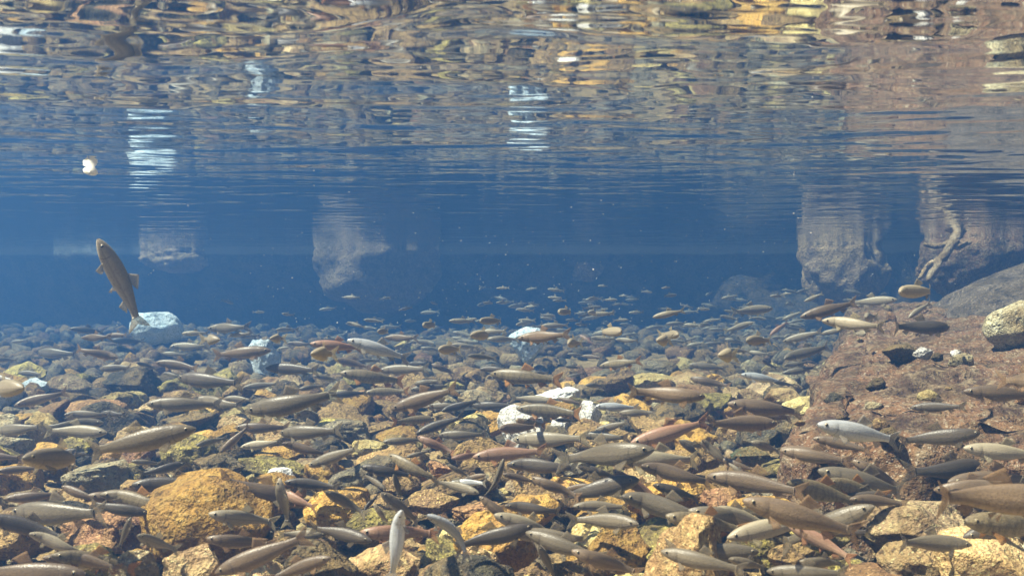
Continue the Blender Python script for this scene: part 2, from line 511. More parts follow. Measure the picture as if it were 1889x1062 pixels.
# hero stones: pixel box, colour, seed, label, kind of shape, optional (distance, z of base)
HERO = [
    (258, 872, 508, 1050, 'ochre', 101, 'big rounded yellow-ochre boulder with a pitted face', 'r', None),
    (105, 948, 292, 1016, 'redbrown', 102, 'flat red-brown stone beside the big yellow boulder', 'a', None),
    (-20, 965, 100, 1030, 'brown', 103, 'dark brown shelf stone at the lower left corner', 'a', None),
    (95, 1003, 220, 1100, 'mossy', 104, 'mossy yellow stone in front of the flat red-brown stone', 'a', None),
    (205, 1010, 300, 1105, 'grey', 105, 'grey and white chipped stone below the yellow boulder', 'a', None),
    (300, 1005, 420, 1120, 'tan', 135, 'broken tan stone under the front of the yellow boulder', 'a', None),
    (118, 850, 258, 912, 'pale', 106, 'pale stone full of round holes, behind the yellow boulder', 'a', None),
    (66, 838, 148, 890, 'tan', 107, 'tan stone with a rusty rim left of the holed pale stone', 'a', None),
    (290, 798, 402, 868, 'mossy', 108, 'olive mossy stone lying behind the big yellow boulder', 'r', None),
    (352, 838, 445, 892, 'dark', 109, 'dark ridged stone just behind the yellow boulder', 'a', None),
    (483, 862, 542, 894, 'white', 110, 'small white wedge stone right of the yellow boulder', 'a', None),
    (525, 1003, 660, 1130, 'dark', 111, 'large dark ridged stone at the bottom edge', 'a', None),
    (634, 1006, 776, 1090, 'peach', 112, 'peach coloured flat-topped stone at the bottom edge', 'a', None),
    (845, 1003, 925, 1095, 'peach', 113, 'pinkish tan angular stone below the silver curved fish', 'a', None),
    (838, 944, 1000, 1062, 'ochre', 114, 'orange and olive block between the silver fish and gold rubble', 'a', None),
    (835, 926, 930, 966, 'redbrown', 115, 'low red-brown stone behind the orange block', 'a', None),
    (1086, 935, 1164, 992, 'dark', 116, 'black stone in the gap above the gold rubble stone', 'a', None),
    (1076, 968, 1200, 1075, 'ochre', 117, 'gold crumbly stone left of the red-brown wedge', 'a', None),
    (1188, 948, 1380, 1150, 'rust', 118, 'large red-brown wedge rock with a pale worn face', 'w', None),
    (1366, 950, 1456, 1045, 'mossy', 119, 'mossy gold stone right of the red-brown wedge', 'a', None),
    (1418, 1002, 1505, 1060, 'brown', 120, 'brown stone with a pale rim below the mossy gold stone', 'a', None),
    (1490, 880, 1606, 950, 'redbrown', 121, 'smooth red-brown stone below the big slab', 'a', None),
    (1575, 926, 1785, 1036, 'tan', 122, 'broad tan block with a black shaded front face', 'w', None),
    (1620, 998, 1760, 1090, 'tan', 123, 'rounded olive-tan stone in front of the broad tan block', 'r', None),
    (1772, 998, 1824, 1042, 'brown', 124, 'small round brown stone beside the broad tan block', 'r', None),
    (1800, 985, 1900, 1060, 'pale', 125, 'pale chipped stone at the lower right corner', 'a', None),
    (1402, 846, 1562, 892, 'mossy', 126, 'flat yellow-green mossy stone at the foot of the slab', 'a', None),
    (1348, 824, 1420, 862, 'green', 127, 'glossy green-black stone left of the slab', 'a', None),
    (1066, 830, 1128, 860, 'dark', 128, 'black arched stone below the white rocks', 'r', None),
    (918, 748, 1004, 826, 'white', 129, 'tall white speckled rock leaning to the left', 'a', None),
    (972, 714, 1072, 752, 'white', 130, 'white flat-topped rock at the back of the white rocks', 'a', None),
    (1066, 738, 1108, 792, 'white', 131, 'white spiky rock on the right of the white rocks', 'a', None),
    (1012, 770, 1062, 812, 'white', 132, 'pinkish white block among the white rocks', 'a', None),
    (1104, 764, 1144, 796, 'grey', 133, 'grey angular block beside the white spiky rock', 'a', None),
    (828, 760, 906, 806, 'yellow', 134, 'cracked yellow-tan angular stone left of the white rocks', 'a', None),
    (648, 812, 716, 846, 'yellow', 136, 'flat yellow stone in front of the cracked yellow-tan stone', 'a', None),
    (732, 826, 792, 848, 'yellow', 137, 'thin bright yellow flake beside the flat yellow stone', 'a', None),
    (788, 850, 834, 888, 'redbrown', 138, 'small red-brown triangular stone', 'w', None),
    (590, 774, 692, 818, 'grey', 139, 'broad grey stone behind the flat yellow stone', 'a', None),
    (1162, 688, 1248, 724, 'yellow', 140, 'pale yellow chunk between the white rocks and slab', 'a', None),
    (358, 754, 388, 782, 'yellow', 141, 'small bright yellow stone under the grey fish', 'a', None),
    (728, 628, 758, 652, 'yellow', 142, 'yellow stone far out beside a brown fish', 'a', None),
    (178, 722, 272, 764, 'yellow', 143, 'wide yellow stone half hidden among dark stones', 'a', None),
    (190, 676, 292, 736, 'dark', 144, 'dark craggy rock at the left behind the yellow stone', 'a', None),
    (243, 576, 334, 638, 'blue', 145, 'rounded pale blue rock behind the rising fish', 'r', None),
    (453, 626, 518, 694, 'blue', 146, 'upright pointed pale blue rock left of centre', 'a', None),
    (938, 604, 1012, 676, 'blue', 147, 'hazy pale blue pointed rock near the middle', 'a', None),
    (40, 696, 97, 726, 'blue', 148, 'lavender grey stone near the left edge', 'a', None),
    (-210, 684, 46, 754, 'white', 149, 'bright white stone cut by the left edge', 'r', None),
    (1165, 664, 1255, 706, 'grey', 150, 'grey-green mound behind the pale yellow chunk', 'r', None),
    (560, 905, 680, 985, 'ochre', 151, 'golden grainy stone among the fish left of the silver fish', 'r', None),
    (740, 905, 850, 950, 'brown', 152, 'brown stone in the shade behind the orange block', 'a', None),
    (990, 900, 1090, 945, 'brown', 153, 'brown rubble stone behind the black gap stone', 'a', None),
    (1150, 880, 1290, 960, 'ochre', 154, 'golden stone under the long brown fish', 'a', None),
    (1290, 900, 1380, 960, 'redbrown', 155, 'rusty fractured stone behind the red-brown wedge', 'a', None),
    (0, 900, 130, 950, 'grey', 156, 'grey pitted stone behind the grey fish at left', 'a', None),
    (640, 940, 760, 1010, 'mossy', 157, 'yellow mossy stone under the pale upright fish', 'a', None),
    (1010, 1030, 1100, 1110, 'brown', 158, 'brown stone at the bottom edge left of the wedge', 'a', None),
    (930, 1040, 1020, 1120, 'brown', 159, 'crumbly brown stone below the orange block', 'a', None),
    (400, 1030, 530, 1130, 'peach', 160, 'peach stone at the bottom edge right of the boulder', 'a', None),
]
LANDMARKS = []
for (x0, y0, x1, y1, col, seed, label, shp, over) in HERO:
    D = 0.5 * FPX / (y1 - HY)
    if y1 > 1062:
        D = max(D, 0.42 * FPX / (y1 - HY) + 0.1)
    wpx, hpx = x1 - x0, y1 - y0
    hw = wpx / FPX * D / 2
    hh = hpx / FPX * D / 2
    dep = hw * (0.8 if shp != 'a' else 0.75)
    if col == 'white' and seed in (129, 130, 131, 132):
        dep = hw * 1.3
        hh *= 1.12
    if hh < hw * 0.4:
        hh = hw * 0.42
    v, f = rock_verts(seed, 5, *(dict(r=(3, 0.82, 0.98), a=(12, 0.5, 0.9), w=(8, 0.42, 0.8))[shp]), rough=0.07 if shp != 'r' else 0.05)
    c = P((x0 + x1) / 2, (y0 + y1) / 2, D + dep * 0.5)
    ztop = P(0, y0, D + dep * 0.4).z
    r = random.Random(seed)
    o = place_stone('stone', v, f, RM[col], (c.x, c.y, ztop - hh), (hw * 1.03, dep, hh * 1.03), r.uniform(-.3, .3))
    tag(o, label, 'stone')
    STONES.append((c.x, c.y, hw * 0.95))
    LANDMARKS.append([label, (x0 + x1) / 2, (y0 + y1) / 2])

# stones lying on the slab, the boulder behind it
for (x0, y0, x1, y1, col, seed, label, shp, name) in [
    (1818, 553, 1935, 646, 'pale', 201, 'tan block with a pale streak sitting on the slab', 'a', 'stone'),
    (1628, 632, 1692, 668, 'dark', 202, 'small dark wedge stone standing on the slab', 'w', 'stone'),
    (1680, 640, 1717, 662, 'white', 203, 'whitish pebble right of the dark wedge stone', 'r', 'pebble'),
    (1715, 650, 1741, 666, 'dark', 204, 'dark and pale pebble next to the whitish pebble', 'r', 'pebble'),
    (1753, 644, 1775, 657, 'white', 205, 'tiny white pebble alone on the slab', 'r', 'pebble'),
]:
    D = 1.75
    for _ in range(160):
        q = P((x0 + x1) / 2, y1, D)
        if q.z <= slab_z(q.x, q.y) + slab_relief(np.array([[q.x, q.y]]))[0] + 0.012:
            break
        D *= 1.01
    hw, hh = (x1 - x0) / FPX * D / 2, (y1 - y0) / FPX * D / 2
    v, f = rock_verts(seed, 4, 10, 0.5, 0.9)
    c = P((x0 + x1) / 2, (y0 + y1) / 2, D + hw * 0.6)
    o = place_stone(name, v, f, RM[col], (c.x, c.y, c.z - hh * 0.08), (hw * 1.03, hw * 0.75, hh * 1.1), 0.2)
    tag(o, label, 'stone' if name == 'stone' else 'pebble')
v, f = rock_verts(211, 6, 5, 0.8, 1.0, 0.07, 0.1, 0.4)
o = place_stone('boulder', v, f, RM['slate'], (2.72, 4.25, 0.20), (1.10, 0.75, 0.46), 0.1, (0, R(-9)))
tag(o, 'dark slate-grey boulder rising behind the slab', 'rock')

# boulders standing against the far bank
for (x0, y0, x1, y1, D, seed, label) in [
    (575, 400, 815, 585, 9.6, 221, 'broad hazy boulder jutting down from the far bank'),
    (255, 440, 420, 506, 10.4, 222, 'low pale ledge of rock at the far waterline on the left'),
    (1035, 440, 1115, 528, 10.1, 223, 'small hazy rock on the far bank right of the broad boulder'),
    (1470, 405, 1640, 572, 8.2, 224, 'tall hazy rock on the far bank above the shoal'),
    (1690, 395, 1900, 560, 6.4, 226, 'brown earth-stained rock behind the submerged branch'),
]:
    hw, hh = (x1 - x0) / FPX * D / 2, (y1 - y0) / FPX * D / 2
    v, f = rock_verts(seed, 5, 4, 0.75, 0.98, 0.09, 0.10)
    c = P((x0 + x1) / 2, (y0 + y1) / 2, D)
    o = place_stone('boulder', v, f, RM['farrock'] if seed != 226 else RM['slab'], (c.x, c.y, c.z), (hw, hw * 0.6, hh), 0.0)
    tag(o, label, 'rock')

# scattered stones: prototypes, copied
PROTO = []
for k in range(14):
    v, f = rock_verts(300 + k, 4, 11, 0.5, 0.92, 0.07)
    PROTO.append(mesh_obj('stone', v, f, None, link=False).data)
for me in PROTO:
    me.materials.append(RM['brown'])
palette = ['brown'] * 8 + ['grey'] * 2 + ['tan'] * 3 + ['redbrown'] * 3 + ['ochre'] * 6 + ['mossy'] * 5 + ['dark'] * 4 + ['pale'] + ['yellow', 'peach']
cnt = 0
tries = 0
while cnt < 225 and tries < 9000:
    tries += 1
    D = 1.45 + 3.0 * rng.random() ** 1.4
    x = rng.uniform(-0.56, 0.56) * D
    if in_poly(x, D, SLAB_EDGE):
        continue
    r = rng.uniform(0.035, 0.085) * (1 + 0.12 * D)
    if any((x - a) ** 2 + (D - b) ** 2 < (0.72 * (r + c)) ** 2 for a, b, c in STONES):
        continue
    STONES.append((x, D, r))
    col = rng.choice(palette)
    if D > 2.6 and rng.random() < 0.16:
        col = rng.choice(['yellow', 'pale', 'tan'])
    o = bpy.data.objects.new('stone', PROTO[cnt % 14])
    COL.objects.link(o)
    o.material_slots[0].link = 'OBJECT'
    o.material_slots[0].material = RM[col]
    hz = r * rng.uniform(0.32, 0.7)
    o.location = (x, D, rng.uniform(-0.03, 0.02) + hz * 0.35)
    o.scale = (r, r * rng.uniform(0.65, 1.0), hz)
    o.rotation_euler = (rng.uniform(-.35, .35), rng.uniform(-.35, .35), rng.uniform(0, 6.28))
    px, py = pix(o.location)
    rec(o, 'stone', col, px, py, 2 * r * FPX / D)
    cnt += 1

# everything smaller or farther: one mass of rubble
V, F, MI, base = [], [], [], 0
rub_cols = ['brown', 'grey', 'tan', 'dark', 'ochre', 'yellow', 'redbrown', 'pale']
small = [rock_verts(400 + k, 2, 9, 0.5, 0.9, 0.06) for k in range(8)]
rr = random.Random(99)
for k in range(7000):
    if k < 4400:
        D = 1.3 + 3.4 * rr.random() ** 1.2
        s = rr.uniform(0.007, 0.034)
    else:
        D = 3.6 + 6.6 * rr.random()
        s = rr.uniform(0.03, 0.085)
    x = rr.uniform(-0.6, 0.6) * D
    on_slab = in_poly(x, D, SLAB_EDGE)
    if on_slab and (rr.random() > (0.10 if D < 2.4 else 0.02) or s > 0.035):
        continue
    if k >= 4400 and D < 4.6 and any((x - a) ** 2 + (D - b) ** 2 < (0.7 * (s + c)) ** 2 for a, b, c in STONES):
        continue
    v, f = small[k % 8]
    rot = np.array(Matrix.Rotation(rr.uniform(0, 6.28), 3, Vector((rr.random(), rr.random(), 1 + rr.random())).normalized()))
    zb = float(slab_z(x, D)) + slab_relief(np.array([[x, D]]))[0] - s * 0.15 if on_slab else float(bed_z(np.array([x]), np.array([D]))[0])
    V.append((v * np.array([s, s * rr.uniform(.6, 1), s * rr.uniform(.5, .8)])) @ rot.T + np.array([x, D, zb + s * 0.35]))
    F.append(f + base)
    base += len(v)
    w = [5, 4, 3, 3, 1.5, 0.7, 2, 0.6] if k < 4400 else ([6, 5, 3, 3, 1, 1.0, 1, 0.8] if D < 5.5 else [7, 4, 1, 6, .4, .25, 1, .15])  # farthest rubble picked darker, imitating stones fading into haze
    MI += [rr.choices(range(8), w)[0]] * len(f)
rub = mesh_obj('gravel', np.concatenate(V), np.concatenate(F), None)
for c in rub_cols:
    rub.data.materials.append(RM[c])
rub.data.polygons.foreach_set('material_index', np.array(MI, dtype=np.int32))
rub['kind'] = 'stuff'
rub['label'] = 'loose gravel and rubble covering the riverbed'


# ------------------------------------------------------------------ fish
def fish_mat(name, back, flank, belly, mottle, bars=0.0, rough=0.42, spec=0.45):
    m, nt, out = new_mat(name)
    L = nt.links.new
    uv = node(nt, 'ShaderNodeUVMap')
    sp = node(nt, 'ShaderNodeSeparateXYZ')
    L(uv.outputs[0], sp.inputs[0])
    u, v = sp.outputs[0], sp.outputs[1]
    tc = node(nt, 'ShaderNodeTexCoord')
    oi = node(nt, 'ShaderNodeObjectInfo')
    n1 = node(nt, 'ShaderNodeTexNoise')
    n1.noise_dimensions = '4D'
    n1.inputs['Scale'].default_value = 16
    n1.inputs['Detail'].default_value = 4
    L(tc.outputs['Object'], n1.inputs['Vector'])
    L(math_n(nt, 'MULTIPLY', oi.outputs['Random'], 30.0), n1.inputs['W'])
    n2 = node(nt, 'ShaderNodeTexNoise')
    n2.inputs['Scale'].default_value = 85
    n2.inputs['Detail'].default_value = 2
    L(tc.outputs['Object'], n2.inputs['Vector'])
    vv = math_n(nt, 'ADD', v, math_n(nt, 'MULTIPLY', math_n(nt, 'SUBTRACT', n1.outputs['Fac'], 0.5), 0.35))
    c = mixc(nt, ramp(nt, vv, -0.85, -0.35), belly, flank)
    c = mixc(nt, ramp(nt, vv, 0.05, 0.75), c, back)
    c = mixc(nt, math_n(nt, 'MULTIPLY', ramp(nt, n2.outputs['Fac'], 0.55, 0.72), mottle), c, tuple(0.25 * x for x in back))
    if bars:
        wv = node(nt, 'ShaderNodeTexWave')
        wv.inputs['Scale'].default_value = 4.2
        wv.inputs['Distortion'].default_value = 14.0
        wv.inputs['Detail'].default_value = 2
        L(tc.outputs['Object'], wv.inputs['Vector'])
        c = mixc(nt, math_n(nt, 'MULTIPLY', ramp(nt, wv.outputs['Fac'], 0.55, 0.8), bars), c, tuple(0.3 * x for x in back))
    n3 = node(nt, 'ShaderNodeTexNoise')
    n3.inputs['Scale'].default_value = 38
    n3.inputs['Detail'].default_value = 3
    n3.inputs['Roughness'].default_value = 0.7
    L(tc.outputs['Object'], n3.inputs['Vector'])
    c = mixc(nt, math_n(nt, 'MULTIPLY', math_n(nt, 'SUBTRACT', 1.0, ramp(nt, n3.outputs['Fac'], 0.32, 0.5)), 0.45), c, tuple(0.45 * x for x in flank))
    lat = math_n(nt, 'ABSOLUTE', math_n(nt, 'ADD', v, 0.08))
    c = mixc(nt, math_n(nt, 'MULTIPLY', math_n(nt, 'SUBTRACT', 1.0, ramp(nt, lat, 0.03, 0.16)), 0.28), c, tuple(0.4 * x for x in back))
    # gill cover edge, mouth line
    g = math_n(nt, 'ABSOLUTE', math_n(nt, 'SUBTRACT', math_n(nt, 'ADD', u, math_n(nt, 'MULTIPLY', math_n(nt, 'MULTIPLY', v, v), 0.03)), 0.205))
    gm = math_n(nt, 'SUBTRACT', 1.0, ramp(nt, g, 0.002, 0.011))
    gm = math_n(nt, 'MULTIPLY', gm, math_n(nt, 'SUBTRACT', 1.0, ramp(nt, v, 0.3, 0.7)))
    mo = math_n(nt, 'ABSOLUTE', math_n(nt, 'ADD', v, math_n(nt, 'ADD', math_n(nt, 'MULTIPLY', u, 5.0), 0.05)))
    mm = math_n(nt, 'MULTIPLY', math_n(nt, 'SUBTRACT', 1.0, ramp(nt, mo, 0.02, 0.10)), math_n(nt, 'SUBTRACT', 1.0, ramp(nt, u, 0.05, 0.065)))
    dk = math_n(nt, 'MAXIMUM', gm, mm)
    c = mixc(nt, math_n(nt, 'MULTIPLY', dk, 0.4), c, (0.02, 0.016, 0.012))
    hs = node(nt, 'ShaderNodeHueSaturation')
    L(c, hs.inputs['Color'])
    L(math_n(nt, 'ADD', math_n(nt, 'MULTIPLY', oi.outputs['Random'], 0.45), 0.78), hs.inputs['Value'])
    # scales
    cb = node(nt, 'ShaderNodeCombineXYZ')
    L(math_n(nt, 'MULTIPLY', u, 75.0), cb.inputs[0]); L(math_n(nt, 'MULTIPLY', v, 9.0), cb.inputs[1])
    vo = node(nt, 'ShaderNodeTexVoronoi')
    vo.inputs['Scale'].default_value = 1.0
    L(cb.outputs[0], vo.inputs['Vector'])
    bp = node(nt, 'ShaderNodeBump')
    bp.inputs['Strength'].default_value = 0.3
    bp.inputs['Distance'].default_value = 0.0012
    L(vo.outputs['Distance'], bp.inputs['Height'])
    bs = node(nt, 'ShaderNodeBsdfPrincipled')
    bs.inputs['Roughness'].default_value = rough
    bs.inputs['Specular IOR Level'].default_value = spec
    L(hs.outputs[0], bs.inputs['Base Color']); L(bp.outputs[0], bs.inputs['Normal'])
    L(bs.outputs[0], out.inputs['Surface'])
    return m


def fin_mat(name, col, alpha=0.6):
    m, nt, out = new_mat(name)
    L = nt.links.new
    uv = node(nt, 'ShaderNodeUVMap')
    wv = node(nt, 'ShaderNodeTexWave')
    wv.bands_direction = 'Y'
    wv.inputs['Scale'].default_value = 7.0
    wv.inputs['Distortion'].default_value = 0.8
    L(uv.outputs[0], wv.inputs['Vector'])
    c = mixc(nt, wv.outputs['Fac'], tuple(0.6 * x for x in col), col)
    df = node(nt, 'ShaderNodeBsdfDiffuse'); L(c, df.inputs['Color'])
    tl = node(nt, 'ShaderNodeBsdfTranslucent'); L(c, tl.inputs['Color'])
    a = node(nt, 'ShaderNodeMixShader'); a.inputs[0].default_value = 0.45
    L(df.outputs[0], a.inputs[1]); L(tl.outputs[0], a.inputs[2])
    tr = node(nt, 'ShaderNodeBsdfTransparent')
    b = node(nt, 'ShaderNodeMixShader')
    L(math_n(nt, 'ADD', math_n(nt, 'MULTIPLY', wv.outputs['Fac'], 0.25), alpha - 0.15), b.inputs[0])
    L(tr.outputs[0], b.inputs[1]); L(a.outputs[0], b.inputs[2])
    L(b.outputs[0], out.inputs['Surface'])
    return m


FM = {
    'grey': (fish_mat('grey_fish_skin', (0.10, 0.082, 0.055), (0.175, 0.143, 0.098), (0.34, 0.29, 0.215), 0.5), fin_mat('grey_fin', (0.30, 0.25, 0.18))),
    'brown': (fish_mat('brown_fish_skin', (0.105, 0.074, 0.046), (0.185, 0.13, 0.08), (0.32, 0.245, 0.165), 0.6), fin_mat('brown_fin', (0.36, 0.24, 0.14))),
    'dark': (fish_mat('dark_fish_skin', (0.05, 0.04, 0.03), (0.095, 0.076, 0.055), (0.20, 0.165, 0.12), 0.4), fin_mat('dark_fin', (0.20, 0.16, 0.11))),
    'pale': (fish_mat('pale_fish_skin', (0.20, 0.17, 0.115), (0.31, 0.26, 0.185), (0.45, 0.40, 0.31), 0.25), fin_mat('pale_fin', (0.42, 0.36, 0.24))),
    'reddish': (fish_mat('reddish_fish_skin', (0.19, 0.105, 0.065), (0.30, 0.19, 0.125), (0.38, 0.28, 0.2), 0.35), fin_mat('reddish_fin', (0.45, 0.24, 0.13))),
    'mottled': (fish_mat('mottled_fish_skin', (0.13, 0.10, 0.055), (0.24, 0.19, 0.11), (0.34, 0.29, 0.20), 0.8, 0.3), fin_mat('mottled_fin', (0.46, 0.25, 0.10), 0.75)),
    'silver': (fish_mat('silver_fish_skin', (0.30, 0.31, 0.32), (0.48, 0.49, 0.50), (0.66, 0.66, 0.64), 0.15, 0, 0.25, 0.8), fin_mat('silver_fin', (0.42, 0.38, 0.32))),
}
eye_m, nt, out = new_mat('fish_eye')
bs = node(nt, 'ShaderNodeBsdfPrincipled')
bs.inputs['Base Color'].default_value = (0.20, 0.16, 0.09, 1)
bs.inputs['Roughness'].default_value = 0.3
nt.links.new(bs.outputs[0], out.inputs['Surface'])
pup_m, nt, out = new_mat('fish_pupil')
bs = node(nt, 'ShaderNodeBsdfPrincipled')
bs.inputs['Base Color'].default_value = (0.006, 0.006, 0.007, 1)
bs.inputs['Roughness'].default_value = 0.08
nt.links.new(bs.outputs[0], out.inputs['Surface'])

PR = np.array([  # s, top, bottom, half width
    (0.000, .006, .006, .006), (0.008, .016, .015, .014), (0.025, .027, .026, .024), (0.055, .043, .041, .036), (0.10, .060, .057, .047), (0.15, .073, .069, .054),
    (0.195, .081, .078, .059), (0.208, .0825, .079, .0565), (0.25, .088, .084, .060), (0.32, .094, .091, .063), (0.40, .095, .094, .061),
    (0.48, .091, .090, .056), (0.56, .081, .079, .048), (0.64, .068, .063, .038), (0.72, .054, .047, .028), (0.79, .043, .038, .020), (0.85, .038, .035, .014), (0.875, .039, .037, .010)])


def prof_at(s):
    return [np.interp(s, PR[:, 0], PR[:, k]) for k in (1, 2, 3)]


def build_fish(bend, slim=1.06):
    """returns {part: (verts, faces, uvs)}, all laid on one bent spine; snout at +X, tail tip at -X"""
    S = np.linspace(0, 1.02, 103)
    if callable(bend):
        phi = np.array([bend(s) for s in S])
    else:
        phi = bend * np.clip((S - 0.22) / 0.78, 0, 1) ** 1.3
    dx = -np.cos(phi); dy = np.sin(phi)
    X = np.concatenate([[0], np.cumsum((dx[1:] + dx[:-1]) / 2 * 0.01)])
    Y = np.concatenate([[0], np.cumsum((dy[1:] + dy[:-1]) / 2 * 0.01)])
    tip = np.array([np.interp(1.0, S, X), np.interp(1.0, S, Y)])
    ang = math.atan2(tip[1], tip[0]) - math.pi
    ca, sa = math.cos(-ang), math.sin(-ang)
    mid = tip / 2
    chord = float(np.linalg.norm(tip))

    def pt(s, y, z):
        p = np.array([np.interp(s, S, X), np.interp(s, S, Y)])
        ph = np.interp(s, S, phi)
        p = p + y * np.array([math.sin(ph), math.cos(ph)]) - mid
        return (ca * p[0] - sa * p[1], sa * p[0] + ca * p[1], z * slim)
    parts = {}
    N = 16
    ss = list(PR[:, 0])
    extra = [(a + b) / 2 for a, b in zip(ss[7:-1], ss[8:])]
    ss = sorted(ss + extra)
    V, U, F = [], [], []
    for s in ss:
        t_, b_, w_ = prof_at(s)
        for k in range(N):
            a = 2 * math.pi * k / N
            z = math.sin(a); y = math.cos(a)
            zz = (t_ if z > 0 else b_) * math.copysign(abs(z) ** 0.95, z)
            yy = w_ * math.copysign(abs(y) ** 0.85, y)
            V.append(pt(s, yy, zz)); U.append((s, z))
    for j in range(len(ss) - 1):
        for k in range(N):
            F.append((j * N + k, j * N + (k + 1) % N, (j + 1) * N + (k + 1) % N, (j + 1) * N + k))
    F.append(tuple(range(N))); F.append(tuple(reversed(range((len(ss) - 1) * N, len(ss) * N))))
    parts['body'] = (V, F, U)

    def fin(fun, nu, nt_, th=0.0016):
        V, U, F = [], [], []
        for side in (1, -1):
            for j in range(nt_ + 1):
                for i in range(nu + 1):
                    t, u = j / nt_, i / nu
                    s, y, z = fun(t, u)
                    thick = th * (1 - 0.6 * t)
                    V.append(pt(s, y + side * thick, z)); U.append((t, u))
        n1 = (nu + 1) * (nt_ + 1)
        for j in range(nt_):
            for i in range(nu):
                a, b, c, d = j * (nu + 1) + i, j * (nu + 1) + i + 1, (j + 1) * (nu + 1) + i + 1, (j + 1) * (nu + 1) + i
                F.append((a, b, c, d)); F.append((n1 + d, n1 + c, n1 + b, n1 + a))
        rim = [i for i in range(nu + 1)] + [j * (nu + 1) + nu for j in range(1, nt_ + 1)] + [nt_ * (nu + 1) + i for i in range(nu - 1, -1, -1)] + [j * (nu + 1) for j in range(nt_ - 1, 0, -1)]
        for a, b in zip(rim, rim[1:] + rim[:1]):
            F.append((b, a, n1 + a, n1 + b))
        return V, F, U

    def tail(t, u):
        w = 2 * u - 1
        fork = 0.168 - 0.070 * (1 - abs(w)) ** 1.2
        return 0.862 + t * (fork - 0.012), 0.004 * math.sin(7 * u) * t, w * (0.034 + 0.082 * t ** 0.9)
    parts['tail_fin'] = fin(tail, 10, 5)

    def dorsal(t, u):
        s = 0.43 + 0.115 * u + t * (0.055 + 0.025 * u)
        tz = prof_at(0.43 + 0.115 * u)[0]
        return s, 0.004 * t, tz - 0.006 + t * (0.100 - 0.058 * u)
    parts['dorsal_fin'] = fin(dorsal, 6, 4)

    def anal(t, u):
        bz = prof_at(0.665 + 0.075 * u)[1]
        return 0.665 + 0.075 * u + t * (0.05 + 0.015 * u), 0.003 * t, -bz + 0.006 - t * (0.066 - 0.04 * u)
    parts['anal_fin'] = fin(anal, 5, 3)
    for sg in (1, -1):
        def pect(t, u, sg=sg):
            a = 0.35 + 0.75 * u
            return 0.232 + t * 0.125 * math.cos(a) * (1 - 0.25 * (2 * u - 1) ** 2), sg * (0.050 + 0.055 * t * (0.6 + 0.4 * u)), -0.046 - 0.012 * u - t * 0.105 * math.sin(a) * 0.8

        def pelv(t, u, sg=sg):
            a = 0.4 + 0.6 * u
            return 0.485 + t * 0.075 * math.cos(a) + 0.012 * u, sg * (0.022 + 0.035 * t), -0.074 - t * 0.07 * math.sin(a)
        parts['pectoral_fin' + str(sg)] = fin(pect, 5, 4)
        parts['pelvic_fin' + str(sg)] = fin(pelv, 4, 3)
        # eye: a low dome with a pupil
        for nm, rad, bulge in (('eye', 0.020, 0.010), ('pupil', 0.0130, 0.0125)):
            V, F, U = [], [], []
            w0 = prof_at(0.082)[2] * 0.93
            K = 12
            for ring, (rr_, hh_) in enumerate(((1.0, -0.4), (0.8, 0.45), (0.45, 0.85)) if nm == 'eye' else ((1.0, -0.2), (0.92, 0.74), (0.5, 0.94))):
                for k in range(K):
                    a = 2 * math.pi * k / K
                    V.append(pt(0.082 + rad * rr_ * math.cos(a), sg * (w0 + bulge * hh_), 0.016 + rad * rr_ * math.sin(a))); U.append((0, 0))
            V.append(pt(0.082, sg * (w0 + bulge), 0.016)); U.append((0, 0))
            for r_ in range(2):
                for k in range(K):
                    F.append((r_ * K + k, r_ * K + (k + 1) % K, (r_ + 1) * K + (k + 1) % K, (r_ + 1) * K + k))
            for k in range(K):
                F.append((2 * K + k, 2 * K + (k + 1) % K, 3 * K))
            parts[nm + str(sg)] = (V, F, U)
    return parts, chord


def uv_mesh(name, V, F, U, mat):
    me = bpy.data.meshes.new(name)
    me.from_pydata(V, [], F)
    me.shade_smooth()
    me.materials.append(mat)
    lay = me.uv_layers.new(name='UVMap')
    idx = np.empty(len(me.loops), dtype=np.int32)
    me.loops.foreach_get('vertex_index', idx)
    lay.data.foreach_set('uv', np.array(U, dtype=np.float32)[idx].ravel())
    return me


BENDS = {'s': lambda s: 0.10 * math.sin(6.5 * s), 't': lambda s: -0.12 * math.sin(6.0 * s + 0.6), 'l': 0.62, 'r': -0.62, 'L': 1.15, 'R': -1.15,
         'c': lambda s: 0.5 * math.sin(4.6 * s - 0.6), 'd': lambda s: -0.5 * math.sin(4.6 * s - 0.6)}
FISH = {}
for k, b in BENDS.items():
    parts, chord = build_fish(b)
    meshes = {nm: uv_mesh(nm.rstrip('-1'), *d, FM['grey'][0] if nm == 'body' else (eye_m if nm.startswith('eye') else pup_m if nm.startswith('pupil') else FM['grey'][1]))
              for nm, d in parts.items()}
    # one-piece version for fish too far off to show their fins apart
    V, F, U, MI = [], [], [], []
    for nm in ('body', 'tail_fin', 'dorsal_fin', 'anal_fin'):
        v, f, u = parts[nm]
        F += [tuple(q + len(V) for q in x) for x in f]
        MI += [0 if nm == 'body' else 1] * len(f)
        V += v; U += u
    far = uv_mesh('fish', V, F, U, FM['grey'][0])
    far.materials.append(FM['grey'][1])
    far.polygons.foreach_set('material_index', np.array(MI, dtype=np.int32))
    FISH[k] = (meshes, chord, far)


def put(name, me, mats, parent=None):
    o = bpy.data.objects.new(name, me)
    COL.objects.link(o)
    for i, mm in enumerate(mats):
        o.material_slots[i].link = 'OBJECT'
        o.material_slots[i].material = mm
    if parent:
        o.parent = parent
    return o


